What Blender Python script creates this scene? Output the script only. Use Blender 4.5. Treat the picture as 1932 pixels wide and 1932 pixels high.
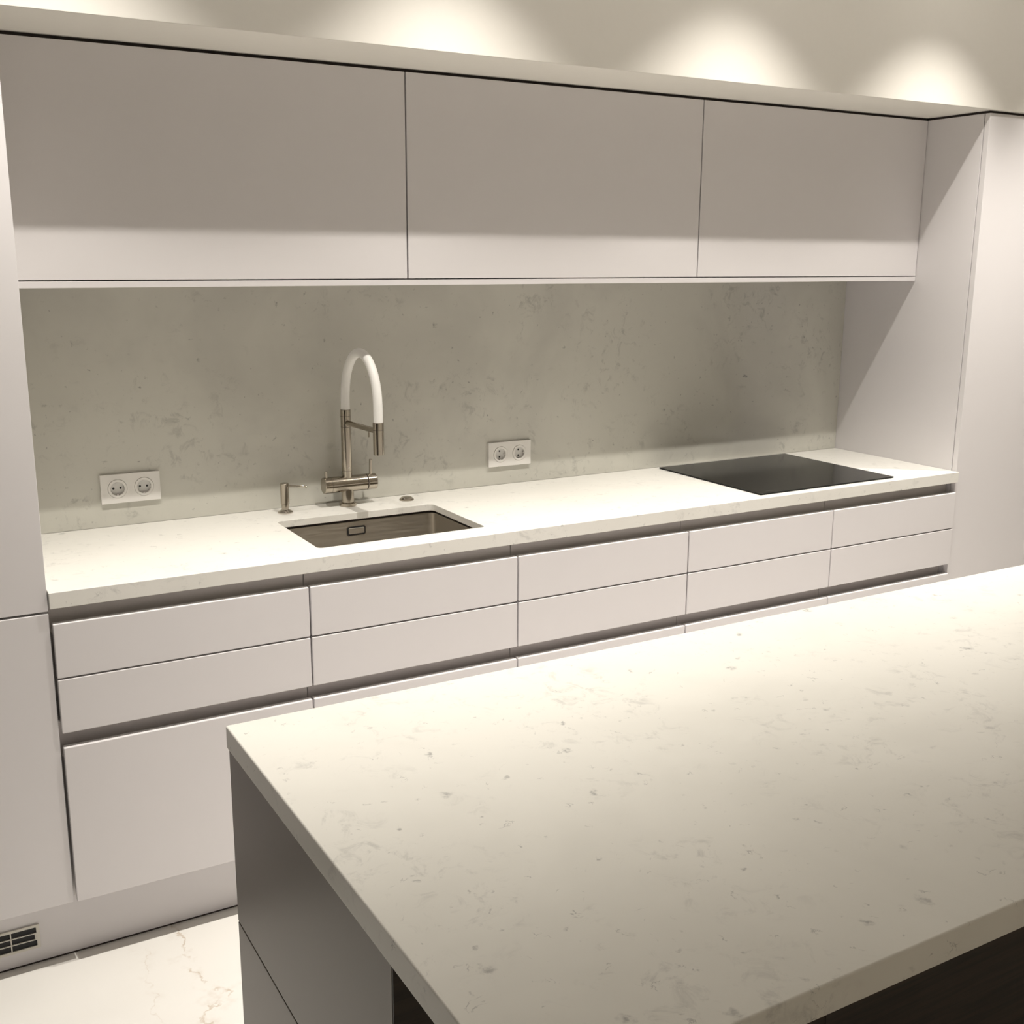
import bpy, bmesh, math
from mathutils import Vector, Matrix

for o in list(bpy.data.objects):
    bpy.data.objects.remove(o)
scn = bpy.context.scene
C = scn.collection

# ------------------------------------------------------------------ camera
# axes: x right along the worktop, y towards the backsplash (its face is y = 0), z up, metres
CAM = Vector((-0.2843, -3.1035, 1.6486))
YAW, PITCH, ROLL = math.radians(29.6039), math.radians(-12.654), math.radians(0.2046)
FPX, CX, CY, RES = 2082.41, 945.46, 958.84, 1932.0
fwd = Vector((math.sin(YAW)*math.cos(PITCH), math.cos(YAW)*math.cos(PITCH), math.sin(PITCH)))
rt = fwd.cross(Vector((0, 0, 1))).normalized()
up = rt.cross(fwd)
r2 = math.cos(ROLL)*rt + math.sin(ROLL)*up
u2 = -math.sin(ROLL)*rt + math.cos(ROLL)*up
cd = bpy.data.cameras.new('camera')
cam = bpy.data.objects.new('camera', cd)
C.objects.link(cam)
cd.sensor_fit = 'HORIZONTAL'
cd.sensor_width = 36.0
cd.lens = FPX/RES*36.0
cd.shift_x = (RES/2-CX)/RES
cd.shift_y = -(RES/2-CY)/RES
cd.clip_start = 0.05
m = Matrix((r2, u2, -fwd)).transposed().to_4x4()
m.translation = CAM
cam.matrix_world = m
scn.camera = cam

# ------------------------------------------------------------------ world, exposure, lamp settings
w = bpy.data.worlds.new('world')
scn.world = w
w.use_nodes = True
w.node_tree.nodes['Background'].inputs[0].default_value = (1, 0.95, 0.88, 1)
w.node_tree.nodes['Background'].inputs[1].default_value = 0.0
vs = scn.view_settings
vs.view_transform = 'Standard'
vs.look = 'None'
vs.gamma = 1
vs.use_curve_mapping = False
vs.exposure = 0.0
LAMP_POWER = 122.0
LAMP_COLOR = (1.0, 0.945, 0.865)
LAMP_CONE = 84.5
LAMP_BLEND = 1.0
LAMP_X = (0.07, 0.98, 1.87, 2.69, 3.48)
LAMP_Y, LAMP_Z = -0.98, 2.786
FILL_LAMP_X, FILL_LAMP_Y = (0.7, 2.2, 3.7), -5.2  # added unseen row behind the viewer, gives warm frontal fill light
FILL_LAMP_POWER = 130.0
FILL_LAMP_COLOR = (1.0, 0.86, 0.68)


# ------------------------------------------------------------------ materials
def new_mat(name):
    mt = bpy.data.materials.new(name)
    mt.use_nodes = True
    nt = mt.node_tree
    return mt, nt, nt.nodes['Principled BSDF']


def node(nt, typ, **kw):
    n = nt.nodes.new(typ)
    for k, v in kw.items():
        if isinstance(k, str) and hasattr(n, k):
            setattr(n, k, v)
    return n


def noise(nt, vec, scale, detail=3.0, rough=0.5, dist=0.0):
    n = nt.nodes.new('ShaderNodeTexNoise')
    n.inputs['Scale'].default_value = scale
    n.inputs['Detail'].default_value = detail
    n.inputs['Roughness'].default_value = rough
    n.inputs['Distortion'].default_value = dist
    nt.links.new(vec, n.inputs['Vector'])
    return n.outputs[0]


def ramp(nt, src, a, b, lo=0.0, hi=1.0):
    n = nt.nodes.new('ShaderNodeMapRange')
    n.interpolation_type = 'SMOOTHSTEP'
    n.inputs[1].default_value = a
    n.inputs[2].default_value = b
    n.inputs[3].default_value = lo
    n.inputs[4].default_value = hi
    nt.links.new(src, n.inputs[0])
    return n.outputs[0]


def mul(nt, a, b, op='MULTIPLY'):
    n = nt.nodes.new('ShaderNodeMath')
    n.operation = op
    for i, s in enumerate((a, b)):
        if isinstance(s, (int, float)):
            n.inputs[i].default_value = s
        else:
            nt.links.new(s, n.inputs[i])
    return n.outputs[0]


def mix(nt, fac, a, b):
    n = nt.nodes.new('ShaderNodeMix')
    n.data_type = 'RGBA'
    if isinstance(fac, (int, float)):
        n.inputs[0].default_value = fac
    else:
        nt.links.new(fac, n.inputs[0])
    for i, s in ((6, a), (7, b)):
        if isinstance(s, tuple):
            n.inputs[i].default_value = (*s, 1)
        else:
            nt.links.new(s, n.inputs[i])
    return n.outputs[2]


def objvec(nt, scale=(1, 1, 1), loc=(0, 0, 0)):
    tc = nt.nodes.new('ShaderNodeTexCoord')
    mp = nt.nodes.new('ShaderNodeMapping')
    mp.inputs['Scale'].default_value = scale
    mp.inputs['Location'].default_value = loc
    nt.links.new(tc.outputs['Object'], mp.inputs[0])
    return mp.outputs[0]


def bump(nt, bsdf, h, strength, dist=0.001):
    b = nt.nodes.new('ShaderNodeBump')
    b.inputs['Strength'].default_value = strength
    b.inputs['Distance'].default_value = dist
    nt.links.new(h, b.inputs['Height'])
    nt.links.new(b.outputs[0], bsdf.inputs['Normal'])


def plain(name, col, rough=0.5, metal=0.0, spec=0.5, var=0.03, scale=30.0):
    mt, nt, b = new_mat(name)
    v = objvec(nt)
    f = noise(nt, v, scale, 4)
    c = mix(nt, f, tuple(x*(1-var) for x in col), tuple(min(1, x*(1+var)) for x in col))
    nt.links.new(c, b.inputs['Base Color'])
    b.inputs['Roughness'].default_value = rough
    b.inputs['Metallic'].default_value = metal
    b.inputs['Specular IOR Level'].default_value = spec
    return mt


def stone(name, base, cloud, fleck, amount, rough, loc, wisp=1.0):
    """engineered quartz: pale ground, soft clouds, clustered grey flecks and fine wisps"""
    mt, nt, b = new_mat(name)
    v = objvec(nt, (1, 1, 1), loc)
    c = mix(nt, ramp(nt, noise(nt, v, 2.2, 4, 0.6, 0.4), 0.40, 0.66), base, cloud)
    clus = ramp(nt, noise(nt, v, 4.2, 3, 0.6, 0.6), 0.44, 0.62)
    # soft smudges
    soft = mul(nt, ramp(nt, noise(nt, v, 24, 5, 0.7, 0.8), 0.52, 0.72), clus)
    c = mix(nt, mul(nt, soft, 0.34*amount), c, fleck)
    # discrete flecks: sparse warped cells
    nz = nt.nodes.new('ShaderNodeTexNoise')
    nz.inputs['Scale'].default_value = 55
    nz.inputs['Detail'].default_value = 4
    nt.links.new(v, nz.inputs['Vector'])
    sub = nt.nodes.new('ShaderNodeVectorMath')
    sub.operation = 'SUBTRACT'
    sub.inputs[1].default_value = (0.5, 0.5, 0.5)
    nt.links.new(nz.outputs[1], sub.inputs[0])
    sc = nt.nodes.new('ShaderNodeVectorMath')
    sc.operation = 'SCALE'
    sc.inputs['Scale'].default_value = 0.030
    nt.links.new(sub.outputs[0], sc.inputs[0])
    add = nt.nodes.new('ShaderNodeVectorMath')
    nt.links.new(v, add.inputs[0])
    nt.links.new(sc.outputs[0], add.inputs[1])
    for scale, thr, rad, k in ((22.0, 0.62, 0.30, 0.85), (48.0, 0.66, 0.27, 0.60)):
        vo = nt.nodes.new('ShaderNodeTexVoronoi')
        vo.inputs['Scale'].default_value = scale
        nt.links.new(add.outputs[0], vo.inputs['Vector'])
        sep = nt.nodes.new('ShaderNodeSeparateColor')
        nt.links.new(vo.outputs['Color'], sep.inputs[0])
        r = mul(nt, mul(nt, sep.outputs[1], sep.outputs[1]), rad)
        q = nt.nodes.new('ShaderNodeMapRange')
        q.interpolation_type = 'SMOOTHSTEP'
        nt.links.new(vo.outputs['Distance'], q.inputs[0])
        nt.links.new(mul(nt, r, 0.35), q.inputs[1])
        nt.links.new(mul(nt, r, 0.02, 'ADD'), q.inputs[2])
        q.inputs[3].default_value = 1.0
        q.inputs[4].default_value = 0.0
        pres = ramp(nt, sep.outputs[0], thr, thr+0.04)
        f = mul(nt, mul(nt, q.outputs[0], pres), ramp(nt, noise(nt, v, 130, 3, 0.6), 0.36, 0.60, 0.15, 1.0))
        f = mul(nt, f, ramp(nt, noise(nt, v, 6.5, 3, 0.6, 0.5), 0.36, 0.60, 0.25, 1.0))
        c = mix(nt, mul(nt, f, k*amount), c, fleck)
    # fine wisps: short pieces of thin contour lines
    wn = noise(nt, v, 26, 4, 0.55, 0.4)
    line = mul(nt, ramp(nt, wn, 0.485, 0.50), ramp(nt, wn, 0.50, 0.515, 1.0, 0.0))
    line = mul(nt, line, ramp(nt, noise(nt, v, 34, 2, 0.5), 0.60, 0.70))
    c = mix(nt, mul(nt, line, 0.55*amount*wisp), c, fleck)
    nt.links.new(c, b.inputs['Base Color'])
    b.inputs['Roughness'].default_value = rough
    b.inputs['Specular IOR Level'].default_value = 0.5
    return mt


def brushed(name, col, rough, stretch=(4, 4, 400), var=0.18):
    mt, nt, b = new_mat(name)
    v = objvec(nt, stretch)
    f = noise(nt, v, 3.0, 3)
    c = mix(nt, f, tuple(x*(1-var) for x in col), tuple(x*(1+var) for x in col))
    nt.links.new(c, b.inputs['Base Color'])
    nt.links.new(ramp(nt, f, 0.3, 0.7, rough*0.85, rough*1.2), b.inputs['Roughness'])
    b.inputs['Metallic'].default_value = 1.0
    return mt


M = {}
M['lacquer'] = plain('white_matte_lacquer', (0.80, 0.775, 0.785), 0.38, spec=0.4, var=0.006, scale=14)
M['carcass'] = plain('white_carcass_board', (0.70, 0.68, 0.66), 0.5, var=0.01)
M['paint'] = plain('white_wall_paint', (0.82, 0.795, 0.745), 0.85, spec=0.2, var=0.012, scale=60)
M['paint_darkened'] = plain('darkened_wall_paint', (0.20, 0.19, 0.175), 0.85, spec=0.2, var=0.012, scale=60)  # dark tone chosen to cut bounce light from the unseen left wall
M['ceiling'] = plain('white_ceiling_paint', (0.82, 0.80, 0.755), 0.9, spec=0.2, var=0.01, scale=60)
M['dark_gap'] = plain('dark_shadow_gap_profile', (0.05, 0.04, 0.038), 0.7, spec=0.2)
M['channel'] = plain('grey_handle_profile', (0.68, 0.645, 0.63), 0.42, metal=0.2, var=0.05, scale=300)
M['counter'] = stone('pale_quartz_worktop', (0.87, 0.857, 0.81), (0.84, 0.825, 0.775), (0.30, 0.30, 0.29), 0.9, 0.3, (3.1, 1.7, 0.4))
M['splash'] = stone('pale_quartz_backsplash', (0.63, 0.62, 0.56), (0.56, 0.55, 0.50), (0.20, 0.20, 0.19), 1.2, 0.16, (0.3, 5.1, 2.2), 0.3)
M['island_stone'] = stone('pale_quartz_island', (0.80, 0.785, 0.735), (0.755, 0.74, 0.69), (0.24, 0.24, 0.235), 1.0, 0.34, (7.7, 2.3, 1.1))
M['nickel'] = brushed('brushed_nickel', (0.41, 0.37, 0.31), 0.17, (400, 400, 5))
M['nickel_h'] = brushed('brushed_nickel_turned', (0.42, 0.38, 0.32), 0.16, (400, 5, 5))
M['sink_steel'] = brushed('brushed_sink_steel', (0.60, 0.565, 0.51), 0.38, (5, 5, 200), 0.06)
M['chrome'] = plain('polished_chrome', (0.62, 0.58, 0.53), 0.08, metal=1.0, var=0.01)
M['hose'] = plain('white_silicone', (0.90, 0.89, 0.86), 0.45, var=0.01)
M['plastic'] = plain('white_socket_plastic', (0.82, 0.80, 0.77), 0.3, var=0.01)
M['insert'] = plain('socket_well_plastic', (0.72, 0.71, 0.69), 0.35, var=0.01)
M['black'] = plain('black_void', (0.012, 0.012, 0.013), 0.6, var=0.05)
M['glass_black'] = plain('black_ceramic_glass', (0.012, 0.012, 0.0115), 0.13, spec=0.12, var=0.05)
M['glass_mark'] = plain('grey_print_on_glass', (0.11, 0.11, 0.105), 0.2)
M['grille'] = plain('cream_grille_metal', (0.74, 0.71, 0.64), 0.4, var=0.01)
M['taupe'] = plain('taupe_satin_end_panel', (0.185, 0.158, 0.138), 0.36, spec=0.4, var=0.01)
M['rim'] = plain('steel_ring', (0.6, 0.57, 0.52), 0.2, metal=1.0)

mt, nt, b = new_mat('dark_walnut_veneer')
v = objvec(nt, (1.2, 8, 26))
g = noise(nt, v, 3.0, 6, 0.6, 0.8)
c = mix(nt, ramp(nt, g, 0.35, 0.7), (0.013, 0.0075, 0.005), (0.036, 0.021, 0.013))
nt.links.new(c, b.inputs['Base Color'])
b.inputs['Roughness'].default_value = 0.5
M['walnut'] = mt

mt, nt, b = new_mat('white_marble_floor')
v = objvec(nt)
sx = nt.nodes.new('ShaderNodeSeparateXYZ')
nt.links.new(v, sx.inputs[0])
c = mix(nt, ramp(nt, noise(nt, v, 1.0, 3), 0.35, 0.7), (0.86, 0.845, 0.81), (0.82, 0.80, 0.76))
for px, wob, wid, sc_, k in ((0.225, 0.16, 0.006, 4.5, 0.6), (0.10, 0.22, 0.004, 3.1, 0.25), (1.35, 0.5, 0.006, 1.7, 0.8), (-1.1, 0.6, 0.006, 1.6, 0.8), (2.6, 0.5, 0.006, 1.9, 0.8)):
    wn = noise(nt, objvec(nt, (1, 1, 1), (px*7, 0, 0)), sc_, 6, 0.6)
    d = mul(nt, mul(nt, sx.outputs[0], px, 'SUBTRACT'), mul(nt, mul(nt, wn, 0.5, 'SUBTRACT'), wob*2), 'SUBTRACT')
    d = mul(nt, d, 0.0, 'ABSOLUTE')
    line = mul(nt, ramp(nt, d, wid*0.2, wid, 1.0, 0.0), ramp(nt, noise(nt, v, 11, 4, 0.7), 0.40, 0.58))
    halo = mul(nt, ramp(nt, d, 0.0, wid*7, 0.35, 0.0), ramp(nt, noise(nt, v, 16, 3, 0.7), 0.45, 0.65))
    c = mix(nt, mul(nt, mul(nt, line, halo, 'MAXIMUM'), k), c, (0.50, 0.39, 0.28))
nt.links.new(c, b.inputs['Base Color'])
b.inputs['Roughness'].default_value = 0.12
M['floor'] = mt

mt, nt, b = new_mat('lamp_lens')
b.inputs['Base Color'].default_value = (0.9, 0.9, 0.88, 1)
b.inputs['Emission Color'].default_value = (*LAMP_COLOR, 1)
b.inputs['Emission Strength'].default_value = 145.0
M['lens'] = mt


# ------------------------------------------------------------------ mesh helpers (world coordinates; obj() moves them to the parent's origin)
def box(bm, x0, x1, y0, y1, z0, z1):
    vs_ = [bm.verts.new((x, y, z)) for x in (x0, x1) for y in (y0, y1) for z in (z0, z1)]
    for f in ((0, 1, 3, 2), (4, 6, 7, 5), (0, 4, 5, 1), (2, 3, 7, 6), (0, 2, 6, 4), (1, 5, 7, 3)):
        bm.faces.new([vs_[i] for i in f])
    return bm


def bx(*a):
    return box(bmesh.new(), *a)


def lathe(prof, centre, axis='z', seg=40, bm=None):
    """prof: (radius, height) pairs, closed with caps where radius > 0 at the ends"""
    bm = bm or bmesh.new()
    cx, cy, cz = centre
    rings = []
    for r, h in prof:
        ring = []
        for i in range(seg):
            a = 2*math.pi*i/seg
            p = (r*math.cos(a), r*math.sin(a), h)
            if axis == 'x':
                p = (p[2], p[0], p[1])
            elif axis == 'y':
                p = (p[1], p[2], p[0])
            ring.append(bm.verts.new((cx+p[0], cy+p[1], cz+p[2])))
        rings.append(ring)
    for a, b_ in zip(rings, rings[1:]):
        for i in range(seg):
            j = (i+1) % seg
            bm.faces.new((a[i], a[j], b_[j], b_[i]))
    bm.faces.new(list(reversed(rings[0])))
    bm.faces.new(rings[-1])
    return bm


def tube(pts, rad, seg=24, bm=None):
    bm = bm or bmesh.new()
    pts = [Vector(p) for p in pts]
    rings = []
    ref = None
    for i, p in enumerate(pts):
        t = (pts[min(i+1, len(pts)-1)] - pts[max(i-1, 0)]).normalized()
        if ref is None:
            ref = t.orthogonal().normalized()
        ref = (ref - t*ref.dot(t)).normalized()
        s = t.cross(ref)
        r = rad[i] if isinstance(rad, (list, tuple)) else rad
        rings.append([bm.verts.new(p + ref*r*math.cos(2*math.pi*k/seg) + s*r*math.sin(2*math.pi*k/seg)) for k in range(seg)])
    for a, b_ in zip(rings, rings[1:]):
        for i in range(seg):
            j = (i+1) % seg
            bm.faces.new((a[i], a[j], b_[j], b_[i]))
    bm.faces.new(list(reversed(rings[0])))
    bm.faces.new(rings[-1])
    return bm


def extrude_x(prof, x0, x1, bm=None):
    """closed (y, z) outline swept along x"""
    bm = bm or bmesh.new()
    a = [bm.verts.new((x0, y, z)) for y, z in prof]
    b_ = [bm.verts.new((x1, y, z)) for y, z in prof]
    n = len(prof)
    for i in range(n):
        j = (i+1) % n
        bm.faces.new((a[i], a[j], b_[j], b_[i]))
    bm.faces.new(list(reversed(a)))
    bm.faces.new(b_)
    return bm


def rrect(x0, x1, y0, y1, r, seg=6):
    out = []
    for cx, cy, a0 in ((x1-r, y1-r, 0), (x0+r, y1-r, 90), (x0+r, y0+r, 180), (x1-r, y0+r, 270)):
        for i in range(seg+1):
            a = math.radians(a0+90*i/seg)
            out.append((cx+r*math.cos(a), cy+r*math.sin(a)))
    return out


def prism(outline, lo, hi, axis='z', bm=None):
    bm = bm or bmesh.new()

    def P(p, h):
        return (p[0], p[1], h) if axis == 'z' else ((p[0], h, p[1]) if axis == 'y' else (h, p[0], p[1]))
    a = [bm.verts.new(P(p, lo)) for p in outline]
    b_ = [bm.verts.new(P(p, hi)) for p in outline]
    n = len(outline)
    for i in range(n):
        j = (i+1) % n
        bm.faces.new((a[i], a[j], b_[j], b_[i]))
    bm.faces.new(list(reversed(a)))
    bm.faces.new(b_)
    return bm


def frame_prism(outer, inner, lo, hi, axis='z'):
    """ring between two outlines with the same number of points"""
    bm = bmesh.new()

    def P(p, h):
        return (p[0], p[1], h) if axis == 'z' else ((p[0], h, p[1]) if axis == 'y' else (h, p[0], p[1]))
    R = [[bm.verts.new(P(p, h)) for p in o_] for o_ in (outer, inner) for h in (lo, hi)]
    ol, oh, il, ih = R
    n = len(outer)
    for i in range(n):
        j = (i+1) % n
        bm.faces.new((ol[i], ol[j], oh[j], oh[i]))
        bm.faces.new((il[j], il[i], ih[i], ih[j]))
        bm.faces.new((oh[i], oh[j], ih[j], ih[i]))
        bm.faces.new((ol[j], ol[i], il[i], il[j]))
    return bm


def obj(name, bm, mat, parent=None, bevel=0.0, segs=2, smooth=False, label=None):
    bmesh.ops.recalc_face_normals(bm, faces=bm.faces)
    me = bpy.data.meshes.new(name)
    if parent is not None:
        off = parent.matrix_world.translation.copy() if parent.parent is None and parent.type == 'EMPTY' else Vector(parent.get('_o', (0, 0, 0)))
        bmesh.ops.translate(bm, verts=bm.verts, vec=-off)
    bm.to_mesh(me)
    bm.free()
    me.materials.append(M[mat])
    o = bpy.data.objects.new(name, me)
    C.objects.link(o)
    if parent is not None:
        o.parent = parent
        o['_o'] = tuple(off)
    if bevel:
        md = o.modifiers.new('bevel', 'BEVEL')
        md.width = bevel
        md.segments = segs
        md.limit_method = 'ANGLE'
        md.angle_limit = math.radians(40)
        md.harden_normals = True
        me.polygons.foreach_set('use_smooth', [True]*len(me.polygons))
    elif smooth:
        me.polygons.foreach_set('use_smooth', [True]*len(me.polygons))
        me.set_sharp_from_angle(angle=math.radians(35))
    if label:
        o['label'] = label
    return o


def thing(name, label, cat, loc=(0, 0, 0), group=None):
    o = bpy.data.objects.new(name, None)
    C.objects.link(o)
    o.empty_display_size = 0.05
    o.location = loc
    o.matrix_world = Matrix.Translation(loc)
    o['label'] = label
    o['category'] = cat
    if group:
        o['group'] = group
    return o


def tag(o, label, cat, group=None):
    o['label'] = label
    o['category'] = cat
    if group:
        o['group'] = group
    return o


def struct(name, bm, mat, label, bevel=0.0):
    o = obj(name, bm, mat, None, bevel)
    o['kind'] = 'structure'
    o['label'] = label
    return o


# ------------------------------------------------------------------ measures
H, T = 0.9285, 0.0376            # worktop top, thickness
W = 3.0                          # niche width
YC, YF, YD, YU = 0.5820, 0.5790, 0.5705, 0.3228   # fronts of worktop, base fronts, tall doors, wall cabinets
ZT, ZB = 2.1277, 2.136           # top of fronts, underside of bulkhead
YB = 0.582                       # bulkhead face
CEIL = 2.8
RX0, RX1, RY0 = -4.6, 6.0, -6.6

# ------------------------------------------------------------------ the room
struct('floor', bx(RX0, RX1, RY0, 0.013, -0.1, 0.0), 'floor', 'white marble floor with thin brown veins')
struct('ceiling', bx(RX0, RX1, RY0, 0.013, CEIL, CEIL+0.1), 'ceiling', 'flat white ceiling')
struct('wall_back', bx(RX0, RX1, 0.013, 0.11, -0.1, CEIL+0.1), 'paint', 'white wall behind the kitchen cabinets')
struct('wall_left', bx(RX0-0.1, RX0, RY0-0.1, 0.11, -0.1, CEIL+0.1), 'paint_darkened', 'unseen side wall of the room, darkened to cut bounce light')
struct('wall_right', bx(RX1, RX1+0.1, RY0-0.1, 0.11, -0.1, CEIL+0.1), 'paint', 'white far side wall of the room')
struct('wall_front', bx(RX0-0.1, RX1+0.1, RY0-0.1, RY0, -0.1, CEIL+0.1), 'paint', 'white wall behind the viewer')
blk = struct('wall_bulkhead', bx(RX0, RX1, -YB, 0.012, ZB, CEIL), 'paint', 'white bulkhead over the cabinets washed by downlights', 0.0015)
# recessed dark shadow-gap profile under the bulkhead
gp = bx(0.002, W-0.002, -YU+0.012, -YU+0.10, ZT-0.012, ZB-0.0002)
obj('shadow_gap_profile', gp, 'dark_gap', blk, label='dark shadow gap above the cabinet fronts')
obj('shadow_gap_profile', bx(W+0.008, W+0.6, -YD+0.010, -YD+0.06, ZT-0.0005, ZB-0.0002), 'dark_gap', blk)
obj('shadow_gap_profile', bx(W+0.006, W+0.016, -YD+0.03, -YU+0.005, ZT-0.0005, ZB-0.0002), 'dark_gap', blk)
obj('shadow_gap_profile', bx(-0.6, -0.008, -YD+0.010, -YD+0.06, ZT-0.0005, ZB-0.0002), 'dark_gap', blk)
# plinth
PL = YF-0.06
pl = struct('baseboard_kitchen', bx(-0.62, W+0.62, -PL, -PL+0.018, 0.005, 0.158), 'lacquer', 'white recessed plinth under the base cabinets', 0.0008)
obj('plinth_seal', bx(-0.62, W+0.62, -PL+0.002, -PL+0.016, 0.0, 0.005), 'dark_gap', pl, label='dark sealing strip at the floor')

# ------------------------------------------------------------------ tall cabinets
TH = 0.020
t = thing('tall_cabinet', 'tall white cabinet at the left end, split by a horizontal joint, beside the worktop', 'cabinet', (-0.30, -0.28, 0))
obj('carcass', bx(-0.60, -0.004, -YD+TH+0.002, 0.011, 0.16, ZT-0.004), 'carcass', t)
obj('door', bx(-0.599, -0.0015, -YD, -YD+TH, 0.8835, ZT), 'lacquer', t, 0.0012, label='upper door')
obj('door', bx(-0.599, -0.0015, -YD, -YD+TH, 0.165, 0.8785), 'lacquer', t, 0.0026, 3, label='lower door')
obj('plinth_leg', bx(-0.55, -0.05, -0.40, -0.05, 0.0, 0.16), 'black', t)

t = thing('tall_cabinet', 'tall plain white cabinet at the right end beyond the black cooktop', 'cabinet', (3.30, -0.28, 0))
obj('carcass', bx(W+0.018, W+0.60, -YD+TH+0.002, 0.011, 0.16, ZT-0.004), 'carcass', t)
obj('side_panel', bx(W, W+0.018, -YD+TH+0.0025, 0.011, 0.16, ZT), 'lacquer', t, 0.0006)
obj('door', bx(W+0.0005, W+0.598, -YD, -YD+TH, 0.165, ZT), 'lacquer', t, 0.0012)
obj('plinth_leg', bx(W+0.05, W+0.55, -0.40, -0.05, 0.0, 0.16), 'black', t)

# ------------------------------------------------------------------ wall cabinets
ZUB, ZTB = 1.599, 1.5821
ux = (0.0, 1.003, 2.0014, W)
ulab = ('wide white wall cabinet at the left, above the soap dispenser and faucet',
        'white wall cabinet in the middle of the three above the worktop',
        'white wall cabinet at the right, above the black cooktop')
for i in range(3):
    a, b_ = ux[i], ux[i+1]
    t = thing('wall_cabinet', ulab[i], 'cabinet', ((a+b_)/2, -0.16, ZUB), 'white wall cabinets above the worktop')
    obj('carcass', bx(a+0.0025, b_-0.0025, -YU+TH+0.002, 0.0115, ZUB, ZT-0.014), 'carcass', t)
    obj('door', bx(a+(0.002 if i else 0.003), b_-0.002, -YU, -YU+TH, ZUB+0.0012, ZT-0.0005), 'lacquer', t, 0.001)
o = obj('under_cabinet_panel', bx(0.001, W-0.001, -YU, 0.0, ZTB, ZUB-0.0018), 'lacquer', None, 0.0006)
tag(o, 'long thin white board closing the underside of the wall cabinets', 'panel')

# ------------------------------------------------------------------ base cabinets
xs = (0.001, 0.6034, 1.2056, 1.8025, 2.4036, W-0.001)
ZD1, ZDM, ZD2, ZL, ZLB = 0.8542, 0.7239, 0.5930, 0.5578, 0.1672
blab = ('white base cabinet at the left end, beside the tall split cabinet',
        'white base cabinet below the sink, second from the left',
        'white base cabinet in the middle, between sink and cooktop',
        'white base cabinet below the left part of the cooktop, fourth from the left',
        'white base cabinet at the right end, beside the plain tall cabinet')


def arc(cy, cz, r, a0, a1, n=6):
    return [(cy+r*math.cos(math.radians(a0+(a1-a0)*i/n)), cz+r*math.sin(math.radians(a0+(a1-a0)*i/n))) for i in range(n+1)]


def channel(parent, a, b_, zlo, zhi, closed_top):
    """handle profile: a trough whose lower lip curls forward behind the front below"""
    yb, yf = -0.534, -(YF-TH-0.0015)
    r = 0.014
    inner = [(yf, zlo)] + arc(yb-r, zlo+r, r, 270, 360)
    if closed_top:
        inner += arc(yb-r, zhi-r, r, 0, 90) + [(yf, zhi)]
    else:
        inner += [(yb, zhi)]
    k = 0.002
    outer = [(yf, zlo-k)] + arc(yb-r, zlo+r, r+k, 270, 360)
    if closed_top:
        outer += arc(yb-r, zhi-r, r+k, 0, 90) + [(yf, zhi+k)]
    else:
        outer += [(yb+k, zhi)]
    return obj('handle_channel', extrude_x(inner+list(reversed(outer)), a+0.0014, b_-0.0014), 'channel', parent, smooth=True,
               label='grey recessed handle channel')


for i in range(5):
    a, b_ = xs[i], xs[i+1]
    t = thing('base_cabinet', blab[i], 'cabinet', ((a+b_)/2, -0.27, 0), 'white base cabinets under the worktop')
    g = 0.0022
    ga = a+(0.0030 if i == 0 else g)
    gb = b_-(0.0005 if i == 4 else g)
    obj('side_panel', bx(a+0.0004, a+0.016, -0.531, 0.0115, 0.16, H-T-0.0005), 'carcass', t)
    obj('side_panel', bx(b_-0.016, b_-0.0004, -0.531, 0.0115, 0.16, H-T-0.0005), 'carcass', t)
    obj('back_panel', bx(a+0.016, b_-0.016, 0.004, 0.0115, 0.16, H-T-0.0005), 'carcass', t)
    obj('bottom_panel', bx(a+0.016, b_-0.016, -0.531, 0.004, 0.16, 0.176), 'carcass', t)
    obj('drawer_front', bx(ga, gb, -YF, -YF+TH, ZDM+0.0017, ZD1), 'lacquer', t, 0.0026, 3)
    obj('drawer_front', bx(ga, gb, -YF, -YF+TH, ZD2, ZDM-0.0017), 'lacquer', t, 0.0026, 3)
    obj('door', bx(ga, gb, -YF, -YF+TH, ZLB, ZL), 'lacquer', t, 0.0026, 3)
    channel(t, a, b_, ZD1-0.028, H-T-0.0008, False)
    channel(t, a, b_, ZL-0.028, ZD2+0.024, True)
    for fx in (a+0.06, b_-0.06):
        for fy in (-0.44, -0.08):
            obj('foot', lathe([(0.02, 0.0), (0.02, 0.01), (0.013, 0.014), (0.013, 0.16)], (fx, fy, 0), seg=16), 'black', t, smooth=True)

# ------------------------------------------------------------------ worktop with sink cut-out
SX0, SX1, SY0, SY1, SR = 0.6595, 1.1475, -0.498, -0.1615, 0.016
TS = 0.020                       # slab thickness; the front edge is built up to T
bm = bmesh.new()
hole = rrect(SX0, SX1, SY0, SY1, SR, 6)
OX0, OX1, OY0, OY1, OYL = 0.0008, W-0.0006, -YC, 0.0, -YC+0.038
n = len(hole)
lv = []
for zz, yfr in ((H, OY0), (H-TS, OYL)):
    hv = [bm.verts.new((p[0], p[1], zz)) for p in hole]
    cv = [bm.verts.new((p[0], p[1], zz)) for p in ((OX1, OY1), (OX0, OY1), (OX0, yfr), (OX1, yfr))]
    lv.append((hv, cv))
    for k in range(4):
        seg_ = [hv[(k*7+j) % n] for j in range(7)]
        nx = hv[((k+1)*7) % n]
        for j in range(6):
            bm.faces.new((cv[k], seg_[j+1], seg_[j]))
        bm.faces.new((cv[k], cv[(k+1) % 4], nx, seg_[6]))
(ht, ct), (hb, cb) = lv
fl, fr, il, ir = [bm.verts.new(p) for p in ((OX0, OY0, H-T), (OX1, OY0, H-T), (OX0, OYL, H-T), (OX1, OYL, H-T))]
bm.faces.new((ct[0], ct[1], cb[1], cb[0]))
bm.faces.new((ct[2], ct[3], fr, fl))
bm.faces.new((fl, fr, ir, il))
bm.faces.new((il, ir, cb[3], cb[2]))
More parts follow.
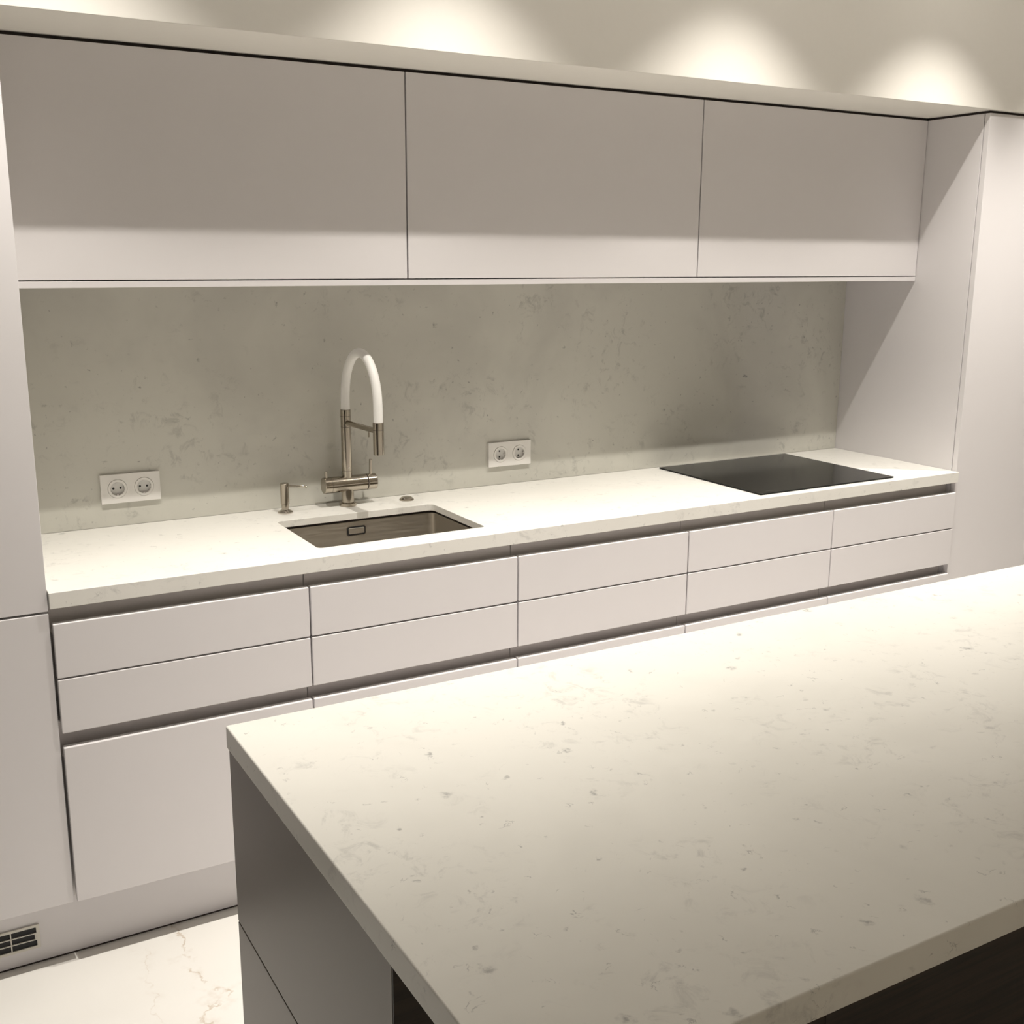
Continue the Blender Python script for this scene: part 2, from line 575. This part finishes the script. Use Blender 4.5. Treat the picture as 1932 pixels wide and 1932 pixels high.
bm.faces.new((ct[1], ct[2], fl, il, cb[2], cb[1]))
bm.faces.new((ct[3], ct[0], cb[0], cb[3], ir, fr))
for k in range(n):
    j = (k+1) % n
    bm.faces.new((ht[k], hb[k], hb[j], ht[j]))
o = obj('worktop', bm, 'counter', None, 0.0015, 2)
tag(o, 'long pale speckled quartz worktop along the wall with a sink cut into it', 'worktop')

o = obj('backsplash', bx(0.0, W-0.0006, 0.0, 0.012, H+0.0004, ZTB-0.0004), 'splash')
tag(o, 'polished beige-grey speckled quartz slab covering the wall behind the worktop', 'backsplash')

# ------------------------------------------------------------------ undermount sink
t = thing('sink', 'rectangular brushed steel sink set under the worktop in front of the faucet', 'sink', (0.9035, -0.33, 0.70))
bm = bmesh.new()
zr = H-TS-0.0085
prof = [(-0.006, zr, 0.02), (-0.006, zr-0.15, 0.02), (0.002, zr-0.170, 0.022), (0.018, zr-0.178, 0.026), (0.16, zr-0.182, 0.01)]
rings = []
for off, z, r in prof:
    rings.append([bm.verts.new((p[0], p[1], z)) for p in rrect(SX0+off, SX1-off, SY0+off, SY1-off, r, 6)])
rim_o = [bm.verts.new((p[0], p[1], zr)) for p in rrect(SX0-0.03, SX1+0.03, SY0-0.02, SY1+0.03, 0.03, 6)]
rings.insert(0, rim_o)
for a, b_ in zip(rings, rings[1:]):
    for k in range(n):
        j = (k+1) % n
        bm.faces.new((a[k], a[j], b_[j], b_[k]))
bm.faces.new(rings[-1])
bowl = obj('bowl', bm, 'sink_steel', t, smooth=True)
md = bowl.modifiers.new('thickness', 'SOLIDIFY')
md.thickness = 0.0012
md.offset = 1.0
obj('seal', frame_prism(rrect(SX0-0.02, SX1+0.02, SY0-0.015, SY1+0.02, 0.03), rrect(SX0-0.009, SX1+0.009, SY0-0.008, SY1+0.009, 0.02), zr+0.0002, H-TS-0.0002), 'dark_gap', t,
    label='dark joint under the worktop')
# overflow: plate standing off the rear wall with a dark slot around it
oy = SY1+0.006
ox0, ox1, oz0, oz1 = 0.872, 0.930, 0.860, 0.8865
ov = obj('overflow', prism(rrect(ox0, ox1, oz0, oz1, 0.006), oy-0.0012, oy-0.0002, 'y'), 'black', t, label='dark slot around the overflow plate')
obj('cover_plate', prism(rrect(ox0+0.0045, ox1-0.0045, oz0+0.005, oz1-0.0045, 0.003), oy-0.0045, oy-0.0014, 'y'), 'sink_steel', ov, 0.0006)
obj('rim', frame_prism(rrect(ox0-0.0015, ox1+0.0015, oz0-0.0015, oz1+0.0015, 0.007), rrect(ox0, ox1, oz0, oz1, 0.006), oy-0.0018, oy-0.0001, 'y'), 'rim', ov)
dr = obj('drain', lathe([(0.043, zr-0.1818), (0.043, zr-0.179), (0.036, zr-0.1775), (0.02, zr-0.1765), (0.002, zr-0.176)], (0.9035, -0.26, 0)), 'rim', t, smooth=True)

# ------------------------------------------------------------------ faucet
FX, FY = 0.9155, -0.060
t = thing('faucet', 'brushed nickel kitchen faucet with white arched hose behind the sink', 'faucet', (FX, FY, H))
obj('base_flange', lathe([(0.0255, H+0.0002), (0.0255, H+0.009), (0.0235, H+0.0105)], (FX, FY, 0)), 'nickel', t, smooth=True)
obj('pedestal', lathe([(0.0188, H+0.010), (0.0188, 0.985)], (FX, FY, 0)), 'nickel', t, smooth=True)
ZM = 0.9955
RB = 0.0243
mb = obj('mixer_body', lathe([(RB-0.001, 0.8395), (RB, 0.8405), (RB, 0.9735), (RB-0.0012, 0.9742)], (0, FY, ZM), 'x', 48), 'nickel_h', t, smooth=True)
obj('joint_ring', lathe([(RB+0.0001, 0.8615), (RB+0.0001, 0.8621)], (0, FY, ZM), 'x', 48), 'dark_gap', mb)
obj('dark_ring', lathe([(RB-0.002, 0.9742), (RB-0.002, 0.9765)], (0, FY, ZM), 'x', 48), 'dark_gap', t)
obj('mixer_knob', lathe([(RB-0.0008, 0.9765), (RB+0.0002, 0.9775), (RB+0.0002, 1.0035), (RB-0.002, 1.0055)], (0, FY, ZM), 'x', 48), 'nickel_h', t, smooth=True)
obj('lever', tube([(0.9885, FY-0.004, ZM+0.018), (0.9895, FY-0.004, 1.064)], [0.0042, 0.0042], 16), 'nickel', t, 0.0008)
obj('lever', tube([(0.8492, FY, ZM+0.018), (0.8492, FY, 1.038)], [0.0046, 0.0046], 16), 'nickel', t, 0.0008)
RC = 0.0152
obj('column', lathe([(RC, ZM+0.015), (RC, 1.2175), (RC-0.001, 1.2185)], (FX, FY, 0)), 'nickel', t, smooth=True)
for zj in (1.0345, 1.1665, 1.1985):
    obj('joint_ring', lathe([(RC+0.0001, zj), (RC+0.0001, zj+0.0007)], (FX, FY, 0)), 'dark_gap', t)
obj('screw', lathe([(0.0025, -RC-0.0012), (0.0025, -RC+0.004)], (FX, FY, 1.046), 'y', 12), 'chrome', t)
HX, HY = 0.9285, -0.272
obj('docking_arm', tube([(FX, FY, 1.1795), (HX, HY+0.012, 1.1795)], 0.0080, 20), 'nickel_h', t, smooth=True)
obj('docking_clip', tube([(HX-0.003, HY+0.062, 1.178), (HX-0.003, HY+0.062, 1.156)], 0.0026, 12), 'nickel', t, smooth=True)
obj('docking_magnet', lathe([(0.0075, 1.146), (0.0075, 1.188)], (HX, HY+0.019, 0), seg=20), 'nickel', t, smooth=True)
hp = obj('spray_head', lathe([(0.0135, 1.1135), (0.0152, 1.1145), (0.0156, 1.1835), (0.0156, 1.1845), (0.0156, 1.2045), (0.0146, 1.2055)], (HX, HY, 0)), 'nickel', t, smooth=True)
obj('joint_ring', lathe([(0.0157, 1.1838), (0.0157, 1.1845)], (HX, HY, 0)), 'dark_gap', hp)
pts = []
z0, ztop = 1.238, 1.3915
for k in range(41):
    a = math.pi*k/40
    q = (1-math.cos(a))/2
    zz = z0 + (ztop-z0)*math.sin(a)**0.92
    yy = FY + (HY-FY)*q
    pts.append((FX+(HX-FX)*q, yy, zz))
pts = [(FX, FY, 1.2186), (FX, FY, 1.228)] + pts + [(HX, HY, 1.22), (HX, HY, 1.2056)]
obj('hose', tube(pts, 0.0132, 28), 'hose', t, smooth=True, label='white silicone hose in a high arch')

# ------------------------------------------------------------------ soap dispenser and pop-up knob
DX, DY = 0.7185, -0.066
t = thing('soap_dispenser', 'small brushed nickel soap dispenser on the worktop left of the faucet', 'soap dispenser', (DX, DY, H))
obj('base_flange', lathe([(0.0222, H+0.0002), (0.0222, H+0.0035), (0.019, H+0.0062), (0.012, H+0.0095), (0.0105, H+0.011)], (DX, DY, 0)), 'chrome', t, smooth=True)
obj('neck', lathe([(0.0105, H+0.010), (0.0105, H+0.030)], (DX, DY, 0)), 'nickel', t, smooth=True)
obj('pump_head', lathe([(0.0115, H+0.026), (0.0125, H+0.027), (0.0125, H+0.0865), (0.0112, H+0.088)], (DX, DY, 0)), 'nickel', t, smooth=True)
sd = Vector((0.055, -0.036, 0)).normalized()
p0 = Vector((DX, DY, H+0.0795))
obj('spout', tube([p0, p0+sd*0.040, p0+sd*0.060, p0+sd*0.066+Vector((0, 0, -0.003))], [0.0036, 0.0034, 0.0034, 0.0030], 16), 'nickel', t, smooth=True)

t = thing('drain_knob', 'small round domed chrome knob on the worktop right of the faucet', 'knob', (1.103, -0.073, H))
obj('flange', lathe([(0.0225, H+0.0002), (0.0225, H+0.003), (0.020, H+0.005)], (1.103, -0.073, 0)), 'nickel', t, smooth=True)
obj('cap', lathe([(0.0195, H+0.005), (0.018, H+0.008), (0.013, H+0.0105), (0.006, H+0.0118), (0.001, H+0.012)], (1.103, -0.073, 0)), 'chrome', t, smooth=True)

# ------------------------------------------------------------------ sockets


def socket(x0, ztop, label, turned):
    sw, sh = 0.159, 0.0805
    t = thing('power_socket', label, 'socket', (x0+sw/2, 0, ztop-sh), 'double power sockets on the backsplash')
    hy = []
    z0, z1 = ztop-sh, ztop
    yf, yb = -0.010, -0.0002
    # plate in two halves, each with a round opening
    bm = bmesh.new()
    cxs = (x0+sw/2-0.0355, x0+sw/2+0.0355)
    xm = x0+sw/2
    zc = (z0+z1)/2
    RO = 0.0258
    seg = 32
    for (a, b_), cx in (((x0, xm), cxs[0]), ((xm, x0+sw), cxs[1])):
        circ, sq = [], []
        for k in range(seg):
            an = 2*math.pi*(k+0.5)/seg
            c_, s_ = math.cos(an), math.sin(an)
            circ.append((cx+RO*c_, zc+RO*s_))
            ax = (b_-cx) if c_ > 0 else (cx-a)
            q = min(ax/max(abs(c_), 1e-6), (z1-zc)/max(abs(s_), 1e-6))
            sq.append([cx+q*c_, zc+q*s_])
        for tx, tz in ((a, z0), (a, z1), (b_, z0), (b_, z1)):
            k = min(range(seg), key=lambda i_: (sq[i_][0]-tx)**2+(sq[i_][1]-tz)**2)
            sq[k] = [tx, tz]
        fo = [bm.verts.new((p[0], yf, p[1])) for p in sq]
        fi = [bm.verts.new((p[0], yf, p[1])) for p in circ]
        bi = [bm.verts.new((p[0], yb, p[1])) for p in circ]
        bo = [bm.verts.new((p[0], yb, p[1])) for p in sq]
        for k in range(seg):
            j = (k+1) % seg
            bm.faces.new((fo[k], fo[j], fi[j], fi[k]))
            bm.faces.new((fi[k], fi[j], bi[j], bi[k]))
            e = [sq[k], sq[j]]
            if not (abs(e[0][0]-xm) < 1e-6 and abs(e[1][0]-xm) < 1e-6):
                bm.faces.new((fo[j], fo[k], bo[k], bo[j]))
    bmesh.ops.remove_doubles(bm, verts=bm.verts, dist=1e-5)
    obj('plate', bm, 'plastic', t, 0.0007)
    for cx in cxs:
        outer = [(cx+0.0253*math.cos(2*math.pi*k/36), zc+0.0253*math.sin(2*math.pi*k/36)) for k in range(36)]
        inner = [(cx+0.0188*math.cos(2*math.pi*k/36), zc+0.0188*math.sin(2*math.pi*k/36)) for k in range(36)]
        s = obj('socket_insert', frame_prism(outer, inner, -0.0112, -0.0003, 'y'), 'plastic', t, 0.0005)
        obj('well', lathe([(0.0190, -0.0018), (0.0190, -0.0006)], (cx, 0, zc), 'y', 36), 'insert', s)
        for sgn in (-1, 1):
            dx, dz = (0.0, sgn*0.0095) if turned else (sgn*0.0095, 0.0)
            obj('pin_hole', lathe([(0.0030, -0.0022), (0.0030, -0.0016)], (cx+dx, 0, zc+dz), 'y', 14), 'black', s)
            ex, ez = (sgn*0.0174, 0.0) if turned else (0.0, sgn*0.0174)
            wx, wz = (0.0018, 0.0026) if turned else (0.0026, 0.0018)
            obj('earth_contact', bx(cx+ex-wx, cx+ex+wx, -0.0095, -0.0016, zc+ez-wz, zc+ez+wz), 'channel', s)
            nx_, nz_ = (0.0, sgn*0.0182) if turned else (sgn*0.0182, 0.0)
            obj('guide_rib', bx(cx+nx_-0.0016, cx+nx_+0.0016, -0.0100, -0.0016, zc+nz_-0.0016, zc+nz_+0.0016), 'insert', s)


socket(0.2206, 1.0748, 'white double wall socket at the left end of the backsplash', False)
socket(1.4268, 1.0706, 'white double wall socket between the faucet and the cooktop', True)

# ------------------------------------------------------------------ cooktop
t = thing('cooktop', 'flat black glass cooktop lying on the worktop at the right', 'cooktop', (2.409, -0.29, H))
KX0, KX1, KY0, KY1 = 2.108, 2.710, -0.549, -0.026
obj('glass', prism(rrect(KX0, KX1, KY0, KY1, 0.004, 4), H+0.0012, H+0.0052), 'glass_black', t, 0.0008)
obj('seal', prism(rrect(KX0+0.003, KX1-0.003, KY0+0.003, KY1-0.003, 0.004, 4), H+0.0002, H+0.0012), 'black', t)
# faint printed mark near the front left corner
obj('printed_mark', bx(KX0+0.045, KX0+0.083, KY0+0.026, KY0+0.0295, H+0.0052, H+0.00528), 'glass_mark', t, label='faint grey printed mark')

# ------------------------------------------------------------------ plinth ventilation grille
GX1, GX0, GZ0, GZ1 = -0.079, -0.322, 0.043, 0.1045
gy = -PL
t = thing('vent_grille', 'small cream ventilation grille with dark slots low in the plinth', 'grille', (-0.2, gy, GZ0))
obj('backing', bx(GX0+0.003, GX1-0.003, gy-0.0012, gy-0.0003, GZ0+0.003, GZ1-0.003), 'black', t)
yo, yi = gy-0.005, gy-0.0013
obj('frame', frame_prism(rrect(GX0, GX1, GZ0, GZ1, 0.0015), rrect(GX0+0.0075, GX1-0.0075, GZ0+0.0065, GZ1-0.0065, 0.003), yo, yi, 'y'), 'grille', t, 0.0006)
hgt = (GZ1-GZ0-0.013)
for k in (1, 2):
    zc = GZ0+0.0065+hgt*k/3
    obj('bar', bx(GX0+0.007, GX1-0.007, yo+0.0006, yi, zc-0.0011, zc+0.0011), 'grille', t)
for k in range(4):
    xc = -0.1424-0.0535*k
    if xc > GX0+0.012:
        obj('bar', bx(xc-0.0013, xc+0.0013, yo+0.0010, yi, GZ0+0.006, GZ1-0.006), 'grille', t)
zc = (GZ0+GZ1)/2
obj('end_tab', bx(GX1-0.0115, GX1-0.007, yo+0.0003, yi, zc-hgt/6, zc+hgt/6), 'grille', t)

# ------------------------------------------------------------------ island
IX0, IX1, IY0, IY1 = 0.1421, 2.86, -2.4049, -1.4715
IT = 0.0388
o = obj('island_worktop', bx(IX0, IX1, IY0, IY1, H-IT, H), 'island_stone', None, 0.003, 3)
tag(o, 'large pale quartz worktop with grey flecks on the island in the foreground', 'worktop')
t = thing('kitchen_island', 'island base with taupe end panels and dark wood back under the foreground worktop', 'island', (1.5, -1.79, 0))
PX = 0.1455
IYF = -2.108
obj('carcass', bx(PX+0.021, IX1-0.03, IYF+0.0035, IY1-0.024, 0.10, H-IT-0.0004), 'carcass', t)
obj('end_panel', bx(PX, PX+0.02, IYF+0.0032, IY1-0.001, 0.5838, H-IT-0.0004), 'taupe', t, 0.0008, label='upper taupe end panel')
obj('end_panel', bx(PX, PX+0.02, IYF+0.0032, IY1-0.001, 0.10, 0.5808), 'taupe', t, 0.0008, label='lower taupe end panel')
for k in range(4):
    a = PX+0.0205+(IX1-0.03-PX-0.0205)*k/4
    b_ = PX+0.0205+(IX1-0.03-PX-0.0205)*(k+1)/4
    obj('back_panel', bx((PX+0.0005 if k == 0 else a+0.0008), b_-0.0008, IYF, IYF+0.003, 0.10, H-IT-0.0004), 'walnut', t, 0.0003, label='dark walnut panel under the overhang')
obj('plinth', bx(PX+0.05, IX1-0.08, IYF+0.05, IY1-0.06, 0.0, 0.0995), 'taupe', t)
for k in range(4):
    a = PX+0.0205+(IX1-0.03-PX-0.0205)*k/4
    b_ = PX+0.0205+(IX1-0.03-PX-0.0205)*(k+1)/4
    obj('front_panel', bx(a+0.0015, b_-0.0015, IY1-0.0235, IY1-0.002, 0.10, H-IT-0.035), 'lacquer', t, 0.0012)

# ------------------------------------------------------------------ recessed ceiling downlights: worktop row, plus an added fill row behind the viewer


def downlight(lx, ly, label, group, power, color):
    t = thing('downlight', label, 'downlight', (lx, ly, CEIL), group)
    ring = [[(lx+r*math.cos(2*math.pi*i/32), ly+r*math.sin(2*math.pi*i/32)) for i in range(32)] for r in (0.042, 0.031)]
    obj('trim_ring', frame_prism(ring[0], ring[1], CEIL-0.004, CEIL-0.0001), 'plastic', t)
    obj('lens', lathe([(0.0308, CEIL-0.002), (0.0308, CEIL-0.0003)], (lx, ly, 0), seg=32), 'lens', t)
    ld = bpy.data.lights.new('downlight_lamp', 'SPOT')
    ld.energy = power
    ld.color = color
    ld.spot_size = math.radians(LAMP_CONE)
    ld.spot_blend = LAMP_BLEND
    ld.shadow_soft_size = 0.010
    lo = bpy.data.objects.new('downlight_lamp', ld)
    C.objects.link(lo)
    lo.parent = t
    lo.location = (0, 0, LAMP_Z-CEIL)


for lx in LAMP_X:
    downlight(lx, LAMP_Y, 'small round recessed ceiling downlight in the row in front of the bulkhead', 'ceiling downlights above the worktop', LAMP_POWER, LAMP_COLOR)
for lx in FILL_LAMP_X:  # added lamps, only here to raise the ambient light facing the cabinets
    downlight(lx, FILL_LAMP_Y, 'added fill lamp behind the viewer, built like a ceiling downlight', 'added fill lamps behind the viewer', FILL_LAMP_POWER, FILL_LAMP_COLOR)

for o in bpy.data.objects:
    if '_o' in o:
        del o['_o']
